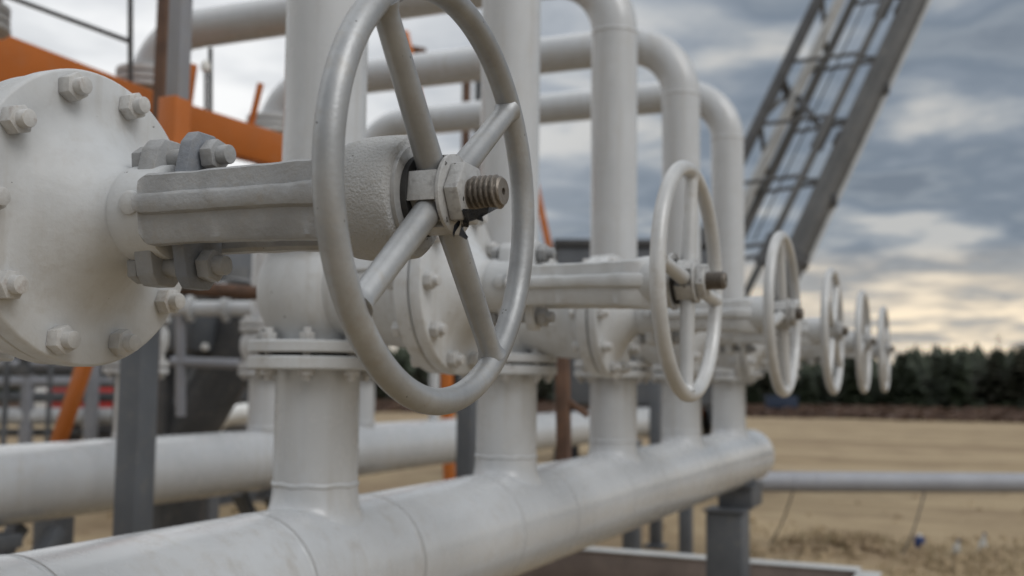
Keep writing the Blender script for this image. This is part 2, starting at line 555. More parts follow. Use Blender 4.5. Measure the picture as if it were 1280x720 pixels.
# header 2 and its down pipes
def build_header2():
    root = empty('collector_pipe', (X2, 6.0, Z2))
    L = lambda x, y, z: (x-X2, y-6.0, z-Z2)
    MB().lathe([(H2R, 0), (H2R, 16.5)], L(X2, -4.0, Z2), (0, 1, 0), 64).build('pipe', 'pipe_paint', root)
    for n in range(3, 7):
        y = n*S
        MB().lathe([(PR, 0), (PR, 2.70-.03-Z2)], L(X2, y, Z2), (0, 0, 1), 40).build('down_pipe', 'pipe_paint', root)
        for z in (1.39, 1.62, 2.67):
            MB().lathe(flange_prof(.14, .026), L(X2, y, z-.03), (0, 0, 1), 40).build('flange', 'valve_paint', root)
            MB().lathe(flange_prof(.14, .026), L(X2, y, z+.002), (0, 0, 1), 40).build('flange', 'valve_paint', root)
            if z < 2:
                flange_bolts(root, L(X2, y, z), .115)
        MB().lathe([(.10, 0), (.115, .03), (.135, .09), (.135, .14), (.115, .18), (.10, .20)], L(X2, y, 1.405), (0, 0, 1), 36).build('check_valve_body', 'valve_paint', root, 60)
        bead(MB(), L(X2, y, Z2+H2R+.01), (0, 0, 1), PR, .01, .006, n).build('weld_seam', 'pipe_paint', root, 80)
    for y in (1.1, 4.4, 8.2, 11.4):
        bead(MB(), L(X2, y, Z2), (0, 1, 0), H2R, .006, .002, int(y)).build('weld_seam', 'pipe_paint', root, 80)
    vy = 6.62
    MB().cyl(L(X2, vy, Z2+H2R-.01), L(X2, vy, 1.50), .035, 20).build('vent_stub', 'pipe_paint', root)
    MB().lathe([(.060, -.07), (.070, -.05), (.072, .035), (.060, .06), (.030, .073), (.001, .077)], L(X2, vy, 1.56), (0, 0, 1), 24).build('vent_cap', 'white_plastic', root, 60)
    tag(root, 'second pale grey pipe running low behind the manifold', 'pipe')
build_header2()
def trestle(y, label):
    x = X2
    b = gz(x, y)-.03
    root = empty('pipe_trestle', (x, y, b))
    top = Z2-H2R-b
    MB().box((0, 0, top-.04), (.30, .24, .05)).build('cross_beam', 'column_grey', root, bevel=.004)
    for s in (-1, 1):
        for t_ in (-1, 1):
            MB().beam((.10*s+.028*t_, .30*t_, top-.02), (.10*s+.028*t_, -.34*t_, 0), .05, .075, (1, 0, 0)).build('leg', 'column_grey', root, bevel=.004)
    tag(root, label, 'pipe support', 'splayed trestles under the second pipe')
trestle(2.95, 'dark splayed steel trestle under the second pipe, nearest the left edge')
trestle(5.0, 'dark splayed steel trestle under the second pipe, behind the second valve riser')
trestle(7.6, 'dark splayed steel trestle under the second pipe, beyond the third valve riser')
trestle(10.6, 'dark splayed steel trestle under the far end of the second pipe')

# upper pipe loops
ORD = {1: 'first', 2: 'second', 3: 'third', 4: 'fourth', 5: 'fifth', 6: 'sixth'}
def build_loop(n):
    y = VY[n]
    root = empty('pipe_loop', (0, y, ZU))
    z = lambda q: q-ZU
    MB().lathe(flange_prof(.1415, .026), (0, 0, .003), (0, 0, 1), 56).build('flange', 'valve_paint', root)
    MB().lathe([(PR, 0), (PR, z(ZT))], (0, 0, .0), (0, 0, 1), 56, False, False).build('riser', 'pipe_paint', root)
    MB().tube(arc((-ER, 0, z(ZT)), 0, PI/2, ER, (1, 0, 0), (0, 0, 1), 20), PR, 56, caps=False).build('elbow', 'pipe_paint', root, 60)
    xe = X2+ER
    MB().cyl((-ER, 0, z(ZT+ER)), (xe, 0, z(ZT+ER)), PR, 56).build('cross_pipe', 'pipe_paint', root)
    MB().tube(arc((xe, 0, z(ZT)), PI/2, PI, ER, (1, 0, 0), (0, 0, 1), 20), PR, 48, caps=False).build('elbow', 'pipe_paint', root, 60)
    MB().lathe(flange_prof(.14, .03), (X2, 0, z(2.705)), (0, 0, 1), 40).build('flange', 'valve_paint', root)
    w1 = MB()
    bead(w1, (0, 0, z(ZT)), (0, 0, 1), PR, .008, .0028, n).build('weld_seam', 'pipe_paint', root, 80)
    bead(MB(), (-ER, 0, z(ZT+ER)), (1, 0, 0), PR, .008, .0028, n+9).build('weld_seam', 'pipe_paint', root, 80)
    bead(MB(), (xe, 0, z(ZT+ER)), (1, 0, 0), PR, .008, .0028, n+19).build('weld_seam', 'pipe_paint', root, 80)
    bead(MB(), (0, 0, .035), (0, 0, 1), PR, .010, .006, n+29).build('weld_seam', 'pipe_paint', root, 80)
    where = {1: 'nearest pale riser pipe, above the valve cut by the left edge', 2: 'wide pale riser pipe behind the big handwheel, left of the other risers',
             3: 'pale riser pipe seen through the right side of the big handwheel', 4: 'pale riser with the highest elbow in view, bent to the left',
             5: 'pale riser pipe with the middle elbow of the three in view', 6: 'farthest pale riser with the lowest elbow of the three in view'}[n]
    tag(root, where, 'pipe', 'riser pipes bent over above the valves')
for n in range(1, 7):
    build_loop(n)

# ------------------------------------------------------------------ gate valve
def build_valve():
    root = empty('gate_valve')
    zc_ = ZV-ZG
    h = ZU-ZG
    V = 'valve_paint'
    # body: bulb round the riser axis and the neck towards the bonnet
    b = MB()
    prof = [(.090, .020), (.092, .030), (.098, .044), (.110, .062), (.121, .085), (.127, .11), (.128, zc_), (.127, h-.11), (.121, h-.085), (.110, h-.062), (.098, h-.044), (.092, h-.030), (.090, h-.020)]
    b.lathe(prof, (0, 0, 0), (0, 0, 1), 64, True, True)
    b.lathe([(.100, 0), (.108, .10), (.112, .16), (.116, .20), (.122, .236), (.135, .256), (.150, .266)], (0, 0, zc_), (1, 0, 0), 64, True, True)
    body = b.build('body', V, root, 50)
    for k in range(3):
        MB().box((.165+.0*k, -.1105, zc_+.030-.028*k), (.05, .006, .008)).build('cast_mark', V, body, bevel=.002)
    MB().lathe(flange_prof(.1415, .024), (0, 0, .003), (0, 0, 1), 56).build('pipe_flange', V, root)
    MB().lathe(flange_prof(.1415, .024), (0, 0, h-.027), (0, 0, 1), 56).build('pipe_flange', V, root)
    MB().lathe([(.108, -.0045), (.108, .0045)], (0, 0, 0), (0, 0, 1), 40).build('gasket', 'gasket', root)
    MB().lathe([(.108, -.0045), (.108, .0045)], (0, 0, h), (0, 0, 1), 40).build('gasket', 'gasket', root)
    flange_bolts(root, (0, 0, 0), .116)
    flange_bolts(root, (0, 0, h), .116)
    # bonnet joint
    MB().lathe(flange_prof(.1665, .030), (.265, 0, zc_), (1, 0, 0), 96).build('body_flange', V, root)
    MB().lathe([(.158, 0), (.158, .004)], (.295, 0, zc_), (1, 0, 0), 64).build('gasket', 'gasket', root)
    bp = [(.162, 0), (.1682, .002), (.1688, .004), (.1688, .0225), (.1675, .0250), (.1650, .0262), (.135, .0262), (.122, .0275), (.110, .0315), (.096, .040), (.082, .052), (.068, .0655), (.056, .078), (.0525, .088), (.0510, .096), (.0510, .0962), (.0535, .0975), (.0540, .1000), (.0535, .112), (.0525, .147), (.048, .150)]
    bon = MB().lathe(bp, (.2985, 0, zc_), (1, 0, 0), 96).build('bonnet', V, root, 40)
    # small cast boss on the bonnet neck
    MB().lathe([(.013, 0), (.013, .004), (.010, .006)], (.428, -.0515, zc_+.004), (.1, -1, .05), 20).build('boss', V, bon, 50)
    stud = MB().cyl((0, 0, -.075), (0, 0, .0270), .0098, 20).mesh('stud', bevel=.0012, bseg=2)
    stud.materials.append(MATS['nut_paint'])
    nut = MB().prism(hexpoly(.0166), 0, .0160).mesh('nut', 25, .0014, 2)
    nut.materials.append(MATS['nut_paint'])
    rnd = random.Random(3)
    for i in range(10):
        a = 2*PI*i/10
        s = link('stud', stud, root, (.3247, .1475*math.cos(a), zc_+.1475*math.sin(a)), (0, PI/2, 0))
        link('nut', nut, s, (0, 0, .0002), (0, 0, rnd.random()*PI))
        link('nut', nut, s, (0, 0, -.0785), (0, 0, rnd.random()*PI))
    # stuffing box lugs and gland, both drawn out up and down
    def lug(hh, ww):
        half = [(ww, 0), (ww*.96, hh*.5), (ww*.74, hh*.86), (ww*.42, hh), (-ww*.42, hh), (-ww*.74, hh*.86), (-ww*.96, hh*.5), (-ww, 0)]
        return half+[(x, -z) for x, z in reversed(half[1:-1])]
    MX = lambda x: Matrix(((0, 0, 1, x), (1, 0, 0, 0), (0, 1, 0, zc_), (0, 0, 0, 1)))
    MB().prism(lug(.081, .031), .412, .436, MX(0)).build('stuffing_box', 'yoke_grey', root, 40, .0025, 2)
    MB().prism(lug(.085, .033), .467, .483, MX(0)).build('gland', 'gland_plate', root, 40, .002, 2)
    MB().lathe([(.036, 0), (.036, .03)], (.436, 0, zc_), (1, 0, 0), 32).build('gland_sleeve', 'gland_blue', root)
    for s in (1, -1):
        gb = MB().cyl((.392, 0, 0), (.5150, 0, 0), .0105, 20).build('gland_bolt', 'yoke_grey', root, bevel=.0012, loc=(0, 0, zc_+.060*s))
        MB().prism(hexpoly(.0180, .3), 0, .016, axis_matrix((.486, 0, 0), (1, 0, 0))).build('nut', 'yoke_grey', gb, 25, .0016)
        MB().prism(hexpoly(.0175, .1), 0, .013, axis_matrix((.391, 0, 0), (1, 0, 0))).build('bolt_head', 'yoke_grey', gb, 25, .0016)
    # yoke: two ribbed arms and the round housing of the stem nut
    prof = [(-.034, .031), (-.056, .0325), (-.0595, .030), (-.0605, .0115), (-.0665, .0095), (-.0685, .006), (-.0675, -.006), (-.0655, -.0095), (-.0585, -.0115), (-.0565, -.037), (-.053, -.041), (-.038, -.041), (-.034, -.037)]
    yk = MB()
    xs = [.4475, .4495, .453]+[.453+(.668-.453)*k/30 for k in range(1, 31)]+[.685, .70, .712]
    sc = [.80, .93, 1]+[1+.10*(k/30)**3 for k in range(1, 31)]+[1.13, 1.16, 1.18]
    for sgn in (1, -1):
        vs, fs = [], []
        for x, k in zip(xs, sc):
            inn = {.685: .007, .70: .017, .712: .028}.get(x, 0)
            for (yy, zz) in prof:
                yy += inn
                vs.append((x, sgn*(yy+(.010*(k-1)/.45)+.0016*noise.noise(Vector((x*55, zz*45, sgn*3)))), zc_+zz*k+.0013*noise.noise(Vector((x*38, yy*40, zz*30+5)))))
        m_ = len(prof)
        for j in range(len(xs)-1):
            for i in range(m_):
                k2 = (i+1) % m_
                fs.append((j*m_+i, j*m_+k2, (j+1)*m_+k2, (j+1)*m_+i))
        fs.append(tuple(range(m_)))
        fs.append(tuple(range((len(xs)-1)*m_, len(xs)*m_)))
        yk.add(vs, fs)
    yk.build('yoke', 'yoke_grey', root, 40)
    yh = [(.030, .662), (.045, .664), (.054, .670), (.0595, .680), (.0615, .692), (.0620, .705), (.0615, .728), (.0605, .738), (.058, .7415), (.052, .7425)]
    MB().lathe(yh, (0, 0, zc_), (1, 0, 0), 64, fn=lambda r, hh, a: (r+.0012*noise.noise(Vector((math.cos(a)*2.2, math.sin(a)*2.2, hh*30))), hh)).build('stem_nut_housing', 'cast_grey', root, 45)
    MB().lathe([(.051, .7425), (.051, .7470)], (0, 0, zc_), (1, 0, 0), 48).build('retaining_ring', 'hub_metal', root)
    MB().lathe([(.040, .7468), (.040, .753)], (0, 0, zc_), (1, 0, 0), 48).build('dark_gap_ring', 'gasket', root)  # black ring that paints the dark, shaded gap behind the wheel hub
    # stem
    st = MB()
    seg, pitch = 32, .0056
    vs, fs = [], []
    x0, x1 = .776, .8375
    nx = 130
    for j in range(nx+1):
        x = x0+(x1-x0)*j/nx
        for i in range(seg):
            a = 2*PI*i/seg
            ph = ((x/pitch)-i/seg) % 1.0
            t_ = min(1, max(0, (abs(ph-.5)*4-.55)/.9))
            r = .0132+.0034*t_
            if x > x1-.004:
                r = min(r, .0160-(x-(x1-.004))*.8)
            vs.append((x, r*math.cos(a), zc_+r*math.sin(a)))
    for j in range(nx):
        for i in range(seg):
            k2 = (i+1) % seg
            fs.append((j*seg+i, j*seg+k2, (j+1)*seg+k2, (j+1)*seg+i))
    st.add(vs, fs)
    st.lathe([(.0128, x1), (.0035, x1), (.0030, x1-.008)], (0, 0, zc_), (1, 0, 0), seg, False, True)
    MB().lathe([(.0145, .44), (.0145, .66)], (0, 0, zc_), (1, 0, 0), 24).build('stem_shaft', 'stem_steel', root)
    st.build('stem', 'stem_steel', root, 30)
    # handwheel
    hx = .7685
    hub = MB()
    poly = []
    for k in range(8):
        ap, tw = (.0300, .0125) if k % 2 == 0 else (.0365, .0150)     # spoke seats and the raised pads between them
        a = k*PI/4
        for t_ in (-tw, tw):
            poly.append((ap*math.cos(a)-t_*math.sin(a), ap*math.sin(a)+t_*math.cos(a)))
    hub.prism(poly, -.0155, .0150)
    wheel = hub.build('handwheel', 'hub_metal', root, 30, .0012, 2, loc=(hx, 0, zc_))
    wheel.rotation_euler = (0, PI/2, 0)     # wheel plane = local xy, axis local z = stem
    MB().lathe([(.0385, .0032), (.0392, .0040), (.0392, .0070), (.037, .0080)], (0, 0, .0120), (0, 0, 1), 40).build('hub_washer', 'hub_metal', wheel)
    MB().prism(hexpoly(.0325, .35), 0, .0150, Matrix.Translation((0, 0, .0206))).build('hub_nut', 'hub_metal', wheel, 25, .002)
    pts = [(.2*math.cos(2*PI*i/160), .2*math.sin(2*PI*i/160), .0035) for i in range(160)]
    MB().tube(pts, .0131, 28, closed=True).build('rim', 'wheel_silver', wheel, 80)
    for k in range(4):
        a = PI/2*k
        d = Vector((math.cos(a), math.sin(a), 0))
        sp = MB()
        # bar with a fillet of weld at the rim
        pr = [(.0138, .024), (.0137, .03), (.0132, .06), (.0124, .12), (.0117, .180), (.0125, .186), (.0140, .190), (.0155, .194)]
        sp.lathe(pr, (0, 0, .0005), (d.x, d.y, .015), 24, fn=lambda r, hh, aa: (r*(1+.03*math.sin(aa*3+k)*(hh > .184)), hh))
        sp.build('spoke', 'wheel_silver', wheel, 60)
    return root
def valve_parts(root, name):
    return [c for c in root.children if c.name.split('.')[0] == name]
proto = build_valve()
SPOKE = {1: 38, 2: -6, 3: 12, 4: 55, 5: 20, 6: 33}
VLAB = {1: 'grey gate valve with the large silver handwheel, nearest the camera',
        2: 'pale gate valve with the second handwheel, in front of the third riser',
        3: 'pale gate valve whose handwheel stands before the foot of the lattice mast',
        4: 'pale gate valve with the fourth handwheel, first of the three against open sky',
        5: 'pale gate valve with the fifth handwheel, between two smaller and larger ones',
        6: 'pale gate valve with the smallest and farthest handwheel of the row'}
DY = {1: 0, 2: .012, 3: -.02, 4: 0, 5: 0, 6: 0}
valves = {}
for n in range(1, 7):
    o = proto if n == 1 else copy_tree(proto)
    o.location = (0, VY[n], ZG)
    valves[n] = tag(o, VLAB[n], 'valve', 'gate valves along the manifold pipe')
for n, o in valves.items():
    wh = valve_parts(o, 'handwheel')[0]
    # spokes turned: angle measured from +Y towards +Z
    wh.rotation_euler = Matrix.Identity(3).to_euler()
    u = Vector((0, math.cos(R(SPOKE[n])), math.sin(R(SPOKE[n]))))
    v = Vector((1, 0, 0)).cross(u)
    wh.rotation_euler = Matrix((u, v, Vector((1, 0, 0)))).transposed().to_euler()
    wh.location.y = DY[n]*0
    if n > 2:
        for c in valve_parts(o, 'stem'):
            c.location.x -= .016
    if n > 1:
        for c in valve_parts(o, 'stem_nut_housing'):
            c.scale = (1, .76, .76)
            c.location.z = (ZV-ZG)*.24
        for part in ('yoke', 'stem_nut_housing', 'stuffing_box', 'gland'):
            for c in valve_parts(o, part):
                set_mat(c, 'valve_paint')
        for c in wh.children:
            if c.name.split('.')[0] in ('rim', 'spoke'):
                set_mat(c, 'wheel_pale')

# torn strip of black plastic hanging at the stem nut of the nearest valve
def torn_plastic():
    rnd = random.Random(5)
    mb = MB()
    def strip(path, wid):
        n = len(path)
        top, bot = [], []
        for i, p in enumerate(path):
            w_ = wid*(1-.75*i/(n-1))*(.6+.8*rnd.random())
            top.append(Vector(p)+Vector((rnd.uniform(-.002, .002), rnd.uniform(-.004, .004), w_)))
            bot.append(Vector(p)+Vector((rnd.uniform(-.002, .002), rnd.uniform(-.004, .004), -w_)))
        vs = []
        for t_, b_ in zip(top, bot):
            d = Vector((.0004, -.0006, .0003))
            vs += [t_+d, b_+d, b_-d, t_-d]
        fs = [(0, 1, 2, 3), tuple(4*(n-1)+i for i in (3, 2, 1, 0))]
        for i in range(n-1):
            a, b = 4*i, 4*i+4
            for k in range(4):
                fs.append((a+k, a+(k+1) % 4, b+(k+1) % 4, b+k))
        mb.add(vs, fs)
    strip([(.0, 0, 0), (.006, -.004, -.002), (.012, -.010, .001), (.019, -.012, .002), (.026, -.013, .005), (.033, -.014, .006)], .007)
    strip([(.0, 0, -.002), (.003, -.004, -.010), (.006, -.008, -.016), (.011, -.010, -.024)], .0065)
    strip([(.0, .002, -.002), (-.003, 0, -.011), (-.003, -.003, -.019)], .006)
    strip([(.002, -.002, .004), (.010, -.006, .006), (.017, -.010, .000), (.022, -.014, -.006)], .006)
    o = mb.build('torn_plastic_strip', 'black_plastic', angle=20, loc=(.797, S-.012, ZV-.0265))
    o.scale = (1.5, 1.3, .85)
    tag(o, 'torn black plastic scrap hanging under the threaded stem of the nearest handwheel', 'scrap')
torn_plastic()


# ------------------------------------------------------------------ surroundings
def at(px, py, D):
    """point seen at pixel (px, py) of the 1280x720 photograph, D metres along the optical axis"""
    return CAM+F*D+R2*((px-640)/FPX*D)+U2*((360-py)/FPX*D)
def on_ground(px, py):
    d = at(px, py, 1)-CAM
    p = CAM+d*(-CAM.z/d.z)
    p.z = gz(p.x, p.y)
    return p

def at_x(px, py, x):
    d = at(px, py, 1)-CAM
    return CAM+d*((x-CAM.x)/d.x)
p = at_x(706, 500, -.10)
root = empty('rusty_stake', (p.x, p.y, 1.03))
MB().beam((0, 0, 0), (-.01, .0, .425), .045, .036, (0, 1, 0)).build('bar', 'rusty_iron', root, bevel=.003)
MB().beam((.012, 0, .25), (.075, .03, .20), .018, .022, (0, 1, 0)).build('hook', 'rusty_iron', root, bevel=.002)
MB().box((.012, 0, .030), (.07, .12, .012)).build('foot_plate', 'rusty_iron', root, bevel=.002)
tag(root, 'rusty brown steel stake standing on the manifold between the third and fourth risers', 'stake')

# dark steel columns between the two pipes
for px, py, x, lab in ((170, 560, -1.25, 'dark grey box column in the left foreground between the two pipes'),
                       (584, 540, -1.25, 'dark grey box column just left of the third riser'),
                       (820, 510, -1.25, 'dark grey box column between the fourth and fifth risers')):
    d = at(px, py, 1)-CAM
    k = (x-CAM.x)/d.x
    p = CAM+d*k
    c = support_column(p.x, p.y, 1.62, .092, lab)
    c.rotation_euler.z = R(0)

# small posts under the far part of the skid
for px, wd, lab in ((790, .12, 'short thin bluish post seen low under the manifold'),):
    p = at(px, 660, 8.2)
    support_column(p.x, p.y, .60, wd, lab, mat='column_grey')

# skid frame lying on the sand below the end of the manifold
def skid():
    y = 6.55
    root = empty('skid_frame', (-.3, y, 0))
    def channel(a, b, h=.22, w_=.11, t=.014):
        mb = MB()
        a, b = Vector(a), Vector(b)
        d = (b-a).normalized()
        s_ = Vector((0, 0, 1)).cross(d)
        m = Matrix((s_, Vector((0, 0, 1)), d)).transposed().to_4x4()
        m.translation = a
        poly = [(0, 0), (w_, 0), (w_, t), (t, t), (t, h-t), (w_, h-t), (w_, h), (0, h)]
        mb.prism(poly, 0, (b-a).length, m)
        return mb
    channel((-2.4, 0, .075), (.84, 0, .075)).build('cross_channel', 'skid_primer', root, bevel=.002)
    MB().box((-.785, .055, .2985), (3.25, .13, .008)).build('top_strip', 'mast_pale', root, bevel=.001)
    channel((.84, -.004, .075), (.84, -4.5, .075)).build('side_channel', 'skid_primer', root, bevel=.002)
    MB().box((.90, -2.262, .2985), (.13, 4.5, .008)).build('top_strip', 'mast_pale', root, bevel=.001)
    for x in (-1.6, .3):
        MB().box((x, .06, .03), (.3, .2, .09)).build('packing_timber', 'bark', root, bevel=.005)
    tag(root, 'low steel skid frame with pale top edge lying on the sand at the bottom', 'steel frame')
skid()

# grey line pipe crossing the sand on the right
def line_pipe():
    a, b = at(930, 602, 8.25), at(1290, 604, 8.47)
    d = (b-a).normalized()
    e = b+d*6
    root = empty('line_pipe', (a.x, a.y, 0))
    L = lambda p: p-Vector((a.x, a.y, 0))
    MB().cyl(L(a-d*.6), L(e), .077, 32).build('pipe', 'line_pipe_grey', root)
    for k in (.38, .56):
        bead(MB(), L(a+d*k), d, .077, .014, .004, 3).build('coupling', 'line_pipe_grey', root, 80)
    for k in (-.45, 3.3, 6.6):
        q = a+d*k
        MB().box(L(Vector((q.x, q.y, (q.z-.085)/2))), (.09, .09, q.z-.07)).build('stand', 'column_grey', root, bevel=.004)
    tag(root, 'horizontal grey pipe crossing the sandy ground at the right', 'pipe')
    for (p0, p1, lab) in (((992, 612), (962, 694), 'thin dark wire slanting from the grey pipe, beside the manifold end'), ((1156, 614), (1128, 706), 'thin dark wire slanting from the grey pipe, toward the right edge')):
        t_ = at(p0[0], p0[1], 8.3)
        g = at(p1[0], p1[1], 7.6)
        g = on_ground(*p1)
        pts = [t_.lerp(g, i/10)+Vector((0, 0, -.05*math.sin(PI*i/10))) for i in range(11)]
        o = MB().tube(pts, .006, 8).build('wire', 'dark_steel')
        tag(o, lab, 'wire', 'wires tied to the grey pipe')
line_pipe()

# tall rusty bar and grey post sticking out of an orange sleeve, behind the nearest valve
o = MB().beam((0, 0, 0), (.02, .0, 3.6), .052, .052, (0, 1, 0)).build('rusty_upright', 'rusty_iron', bevel=.004, loc=(*at(184, 500, 4.3).to_2d(), -.05))
tag(o, 'tall rusty brown upright bar behind the nearest valve flange', 'bar')
p = at(212, 300, 3.5)
root = empty('lifting_post', (p.x, p.y, 1.63))
MB().box((-.06, 0, .012), (.30, .14, .022)).build('base_plate', 'column_grey', root, bevel=.003)
MB().box((0, 0, .32), (.075, .075, .60)).build('sleeve', 'orange_paint', root, bevel=.005)
MB().box((.010, 0, 1.12), (.055, .055, 1.02)).build('inner_post', 'line_pipe_grey', root, bevel=.005)
tag(root, 'grey square post rising from an orange sleeve behind the nearest valve flange', 'post')

# orange loading boom machine, upper left
def orange_machine():
    D0 = 4.62
    base = at(-60, 500, D0-.1)
    base.z = 0
    root = empty('loading_boom', base)
    L = lambda p: Vector(p)-base
    dep = (F-Vector((0, 0, F.z))).normalized()*.12
    # tapered box boom
    tl, tr, br, bl = at(-90, 5, D0-.12), at(420, 188, D0+.05), at(420, 226, D0+.05), at(-90, 96, D0-.12)
    ml, mr = at(228, 127, D0), at(228, 178, D0)
    vs = [L(p_) for p_ in (tl, ml, tr, br, mr, bl)]
    vs += [q+dep for q in vs]
    fs = [(0, 1, 2, 3, 4, 5), (11, 10, 9, 8, 7, 6)]+[(i, (i+1) % 6, 6+(i+1) % 6, 6+i) for i in range(6)]
    MB().add(vs, fs).build('boom', 'orange_paint', root, bevel=.006)
    def st(a, b, w_):
        MB().beam(L(at(*a, D0+.06)), L(at(*b, D0+.06)), w_, w_, (1, 0, 0)).build('strut', 'orange_paint', root, bevel=.003)
    st((240, 80), (231, 150), .036)
    st((326, 104), (310, 172), .022)
    def rail(a, b, r=.011):
        MB().cyl(L(at(*a, D0+.06)), L(at(*b, D0+.06)), r, 12).build('handrail', 'dark_steel', root)
    rail((-60, -30), (163, 52))
    rail((163, -60), (163, 116), .012)
    rail((263, 60), (263, 150), .010)
    MB().lathe([(.001, 0), (.028, .005), (.034, .03), (.026, .075), (.012, .09)], L(at(3, 50, D0)), (0, 0, 1), 16).build('work_lamp', 'line_pipe_grey', root, 60)
    MB().lathe([(.001, 0), (.018, .005), (.022, .03), (.011, .05)], L(at(257, 90, D0+.03)), (0, 0, 1), 16).build('work_lamp', 'white_plastic', root, 60)
    MB().cyl(L(at(257, 90, D0+.04)), L(at(257, 150, D0+.04)), .007, 8).build('lamp_stalk', 'dark_steel', root)
    c0, c1 = at(-75, 50, D0-.06), at(-75, 500, D0-.06)
    MB().beam(L(c0), L(Vector((c0.x, c0.y, -.05))), .12, .12, (0, 1, 0)).build('column', 'orange_paint', root, bevel=.006)
    tag(root, 'orange loading boom with thin handrails rising behind the nearest valve', 'boom')
    # orange prop standing behind the second pipe
    D1 = 5.6
    e1, e0 = at(118, 420, D1), at(72, 556, D1)
    root = empty('orange_prop', (e0.x, e0.y, gz(e0.x, e0.y)))
    o_ = root.location.copy()
    MB().beam(e1-o_, e0-o_, .062, .062, (0, 1, 0)).build('prop', 'orange_paint', root, bevel=.004)
    MB().box((0, 0, (e0.z+.01)/2-.02), (.14, .14, e0.z+.03)).build('pedestal', 'column_grey', root, bevel=.005)
    MB().box(e1-o_+Vector((0, 0, .02)), (.12, .12, .02)).build('head_plate', 'orange_paint', root, bevel=.003)
    tag(root, 'slanting orange prop in front of the red tank at lower left', 'prop')
orange_machine()

# orange tripod behind the big handwheel
def orange_tripod():
    D = 9.5
    a0, a1 = at(503, 40, D), at(640, 520, D)
    c1 = at(566, 540, D-.3)
    for q in (a1, c1):
        q.z = -.04
    root = empty('orange_gantry', (a1.x, a1.y, 0))
    L = lambda p: p-Vector((a1.x, a1.y, 0))
    MB().beam(L(a0), L(a1), .095, .07, (0, 1, 0)).build('leg', 'orange_paint', root, bevel=.005)
    MB().beam(L(at(552, 210, D)), L(c1), .085, .07, (0, 1, 0)).build('leg', 'orange_paint', root, bevel=.005)
    MB().beam(L(at(500, 60, D+.1)), L(at(532, 66, D+.1)), .07, .07).build('bracket', 'rusty_iron', root, bevel=.005)
    tag(root, 'slender orange steel frame with sloping legs behind the risers', 'frame')
orange_tripod()
# thin dark scaffold poles far behind the handwheel
for px, r, m, lab in ((583, .045, 'rusty_iron', 'thin brown pole seen through the top of the big handwheel'), (600, .055, 'column_grey', 'thin grey pole at the left edge of the third riser')):
    q = at(px, 120, 11)
    o = MB().cyl((0, 0, -.05), (0, 0, 4.6), r, 12).build('scaffold_pole', m, loc=(q.x, q.y, 0))
    tag(o, lab, 'pole')

# dark pump unit behind the second pipe
def pump():
    D = 6.6
    q = at(255, 560, D)
    base = Vector((q.x, q.y, 0))
    root = empty('pump_unit', base)
    L = lambda p: p-base
    b0 = at(208, 560, D); b0.z = -.03
    MB().beam(L(b0), L(at(209, 372, D)), .075, .075, (0, 1, 0)).build('post', 'dark_steel', root, bevel=.005)
    MB().box(L(at(242, 415, D)), (.26, .3, .26), ).build('motor_housing', 'column_grey', root, bevel=.03, bseg=3)
    for py in (391, 434):
        MB().lathe([(.001, 0), (.022, .004), (.024, .02), (.012, .035)], L(at(257, py, D-.2)), (0.5, -1, 0), 14).build('cap', 'white_plastic', root, 60)  # two small bright lamps, drawn as white knobs that give no light
    pts = [at(318, 352, D+.1), at(312, 388, D+.1), at(296, 430, D+.1), at(272, 475, D+.1), at(246, 520, D+.1), at(222, 560, D+.1)]
    fine_ = []
    for i in range(len(pts)-1):
        for k in range(4):
            fine_.append(pts[i].lerp(pts[i+1], k/4))
    e_ = pts[-1].copy(); e_.z = -.03
    MB().tube([L(v) for v in fine_+[pts[-1], e_]], .17, 24).build('discharge_hose', 'dark_steel', root, 60)
    MB().box(L(at(250, 470, D+.3)), (.5, .3, .3)).build('frame_block', 'column_grey', root, bevel=.01)
    for a_, b_, r_, m_ in (((212, 386), (345, 386), .045, 'pipe_paint'), ((214, 452), (300, 455), .03, 'line_pipe_grey'), ((226, 372), (226, 520), .028, 'line_pipe_grey'), ((300, 455), (330, 520), .025, 'dark_steel')):
        MB().cyl(L(at(*a_, D-.35)), L(at(*b_, D-.35)), r_, 16).build('suction_pipe', m_, root)
    for px in (236, 280, 322):
        MB().cyl(L(at(px, 386, D-.35)), L(at(px+5, 386, D-.35)), .078, 20).build('pipe_flange', 'valve_paint', root)
    e0 = at(225, 560, D+.1)
    MB().box((-.22, .1, .35), (.16, .3, .74)).build('pedestal', 'dark_steel', root, bevel=.02)
    tag(root, 'dark pump unit with thick curved hose behind the pale pipe, left of the second riser', 'pump')
    # rusty rod lying across it
    o = MB().cyl((0, 0, 0), at(345, 368, 4.3)-at(205, 358, 4.3), .028, 14).build('rusty_rod', 'rusty_iron', loc=at(205, 358, 4.3))
    tag(o, 'rusty horizontal rod fixed below the gland of the nearest valve', 'rod')
pump()

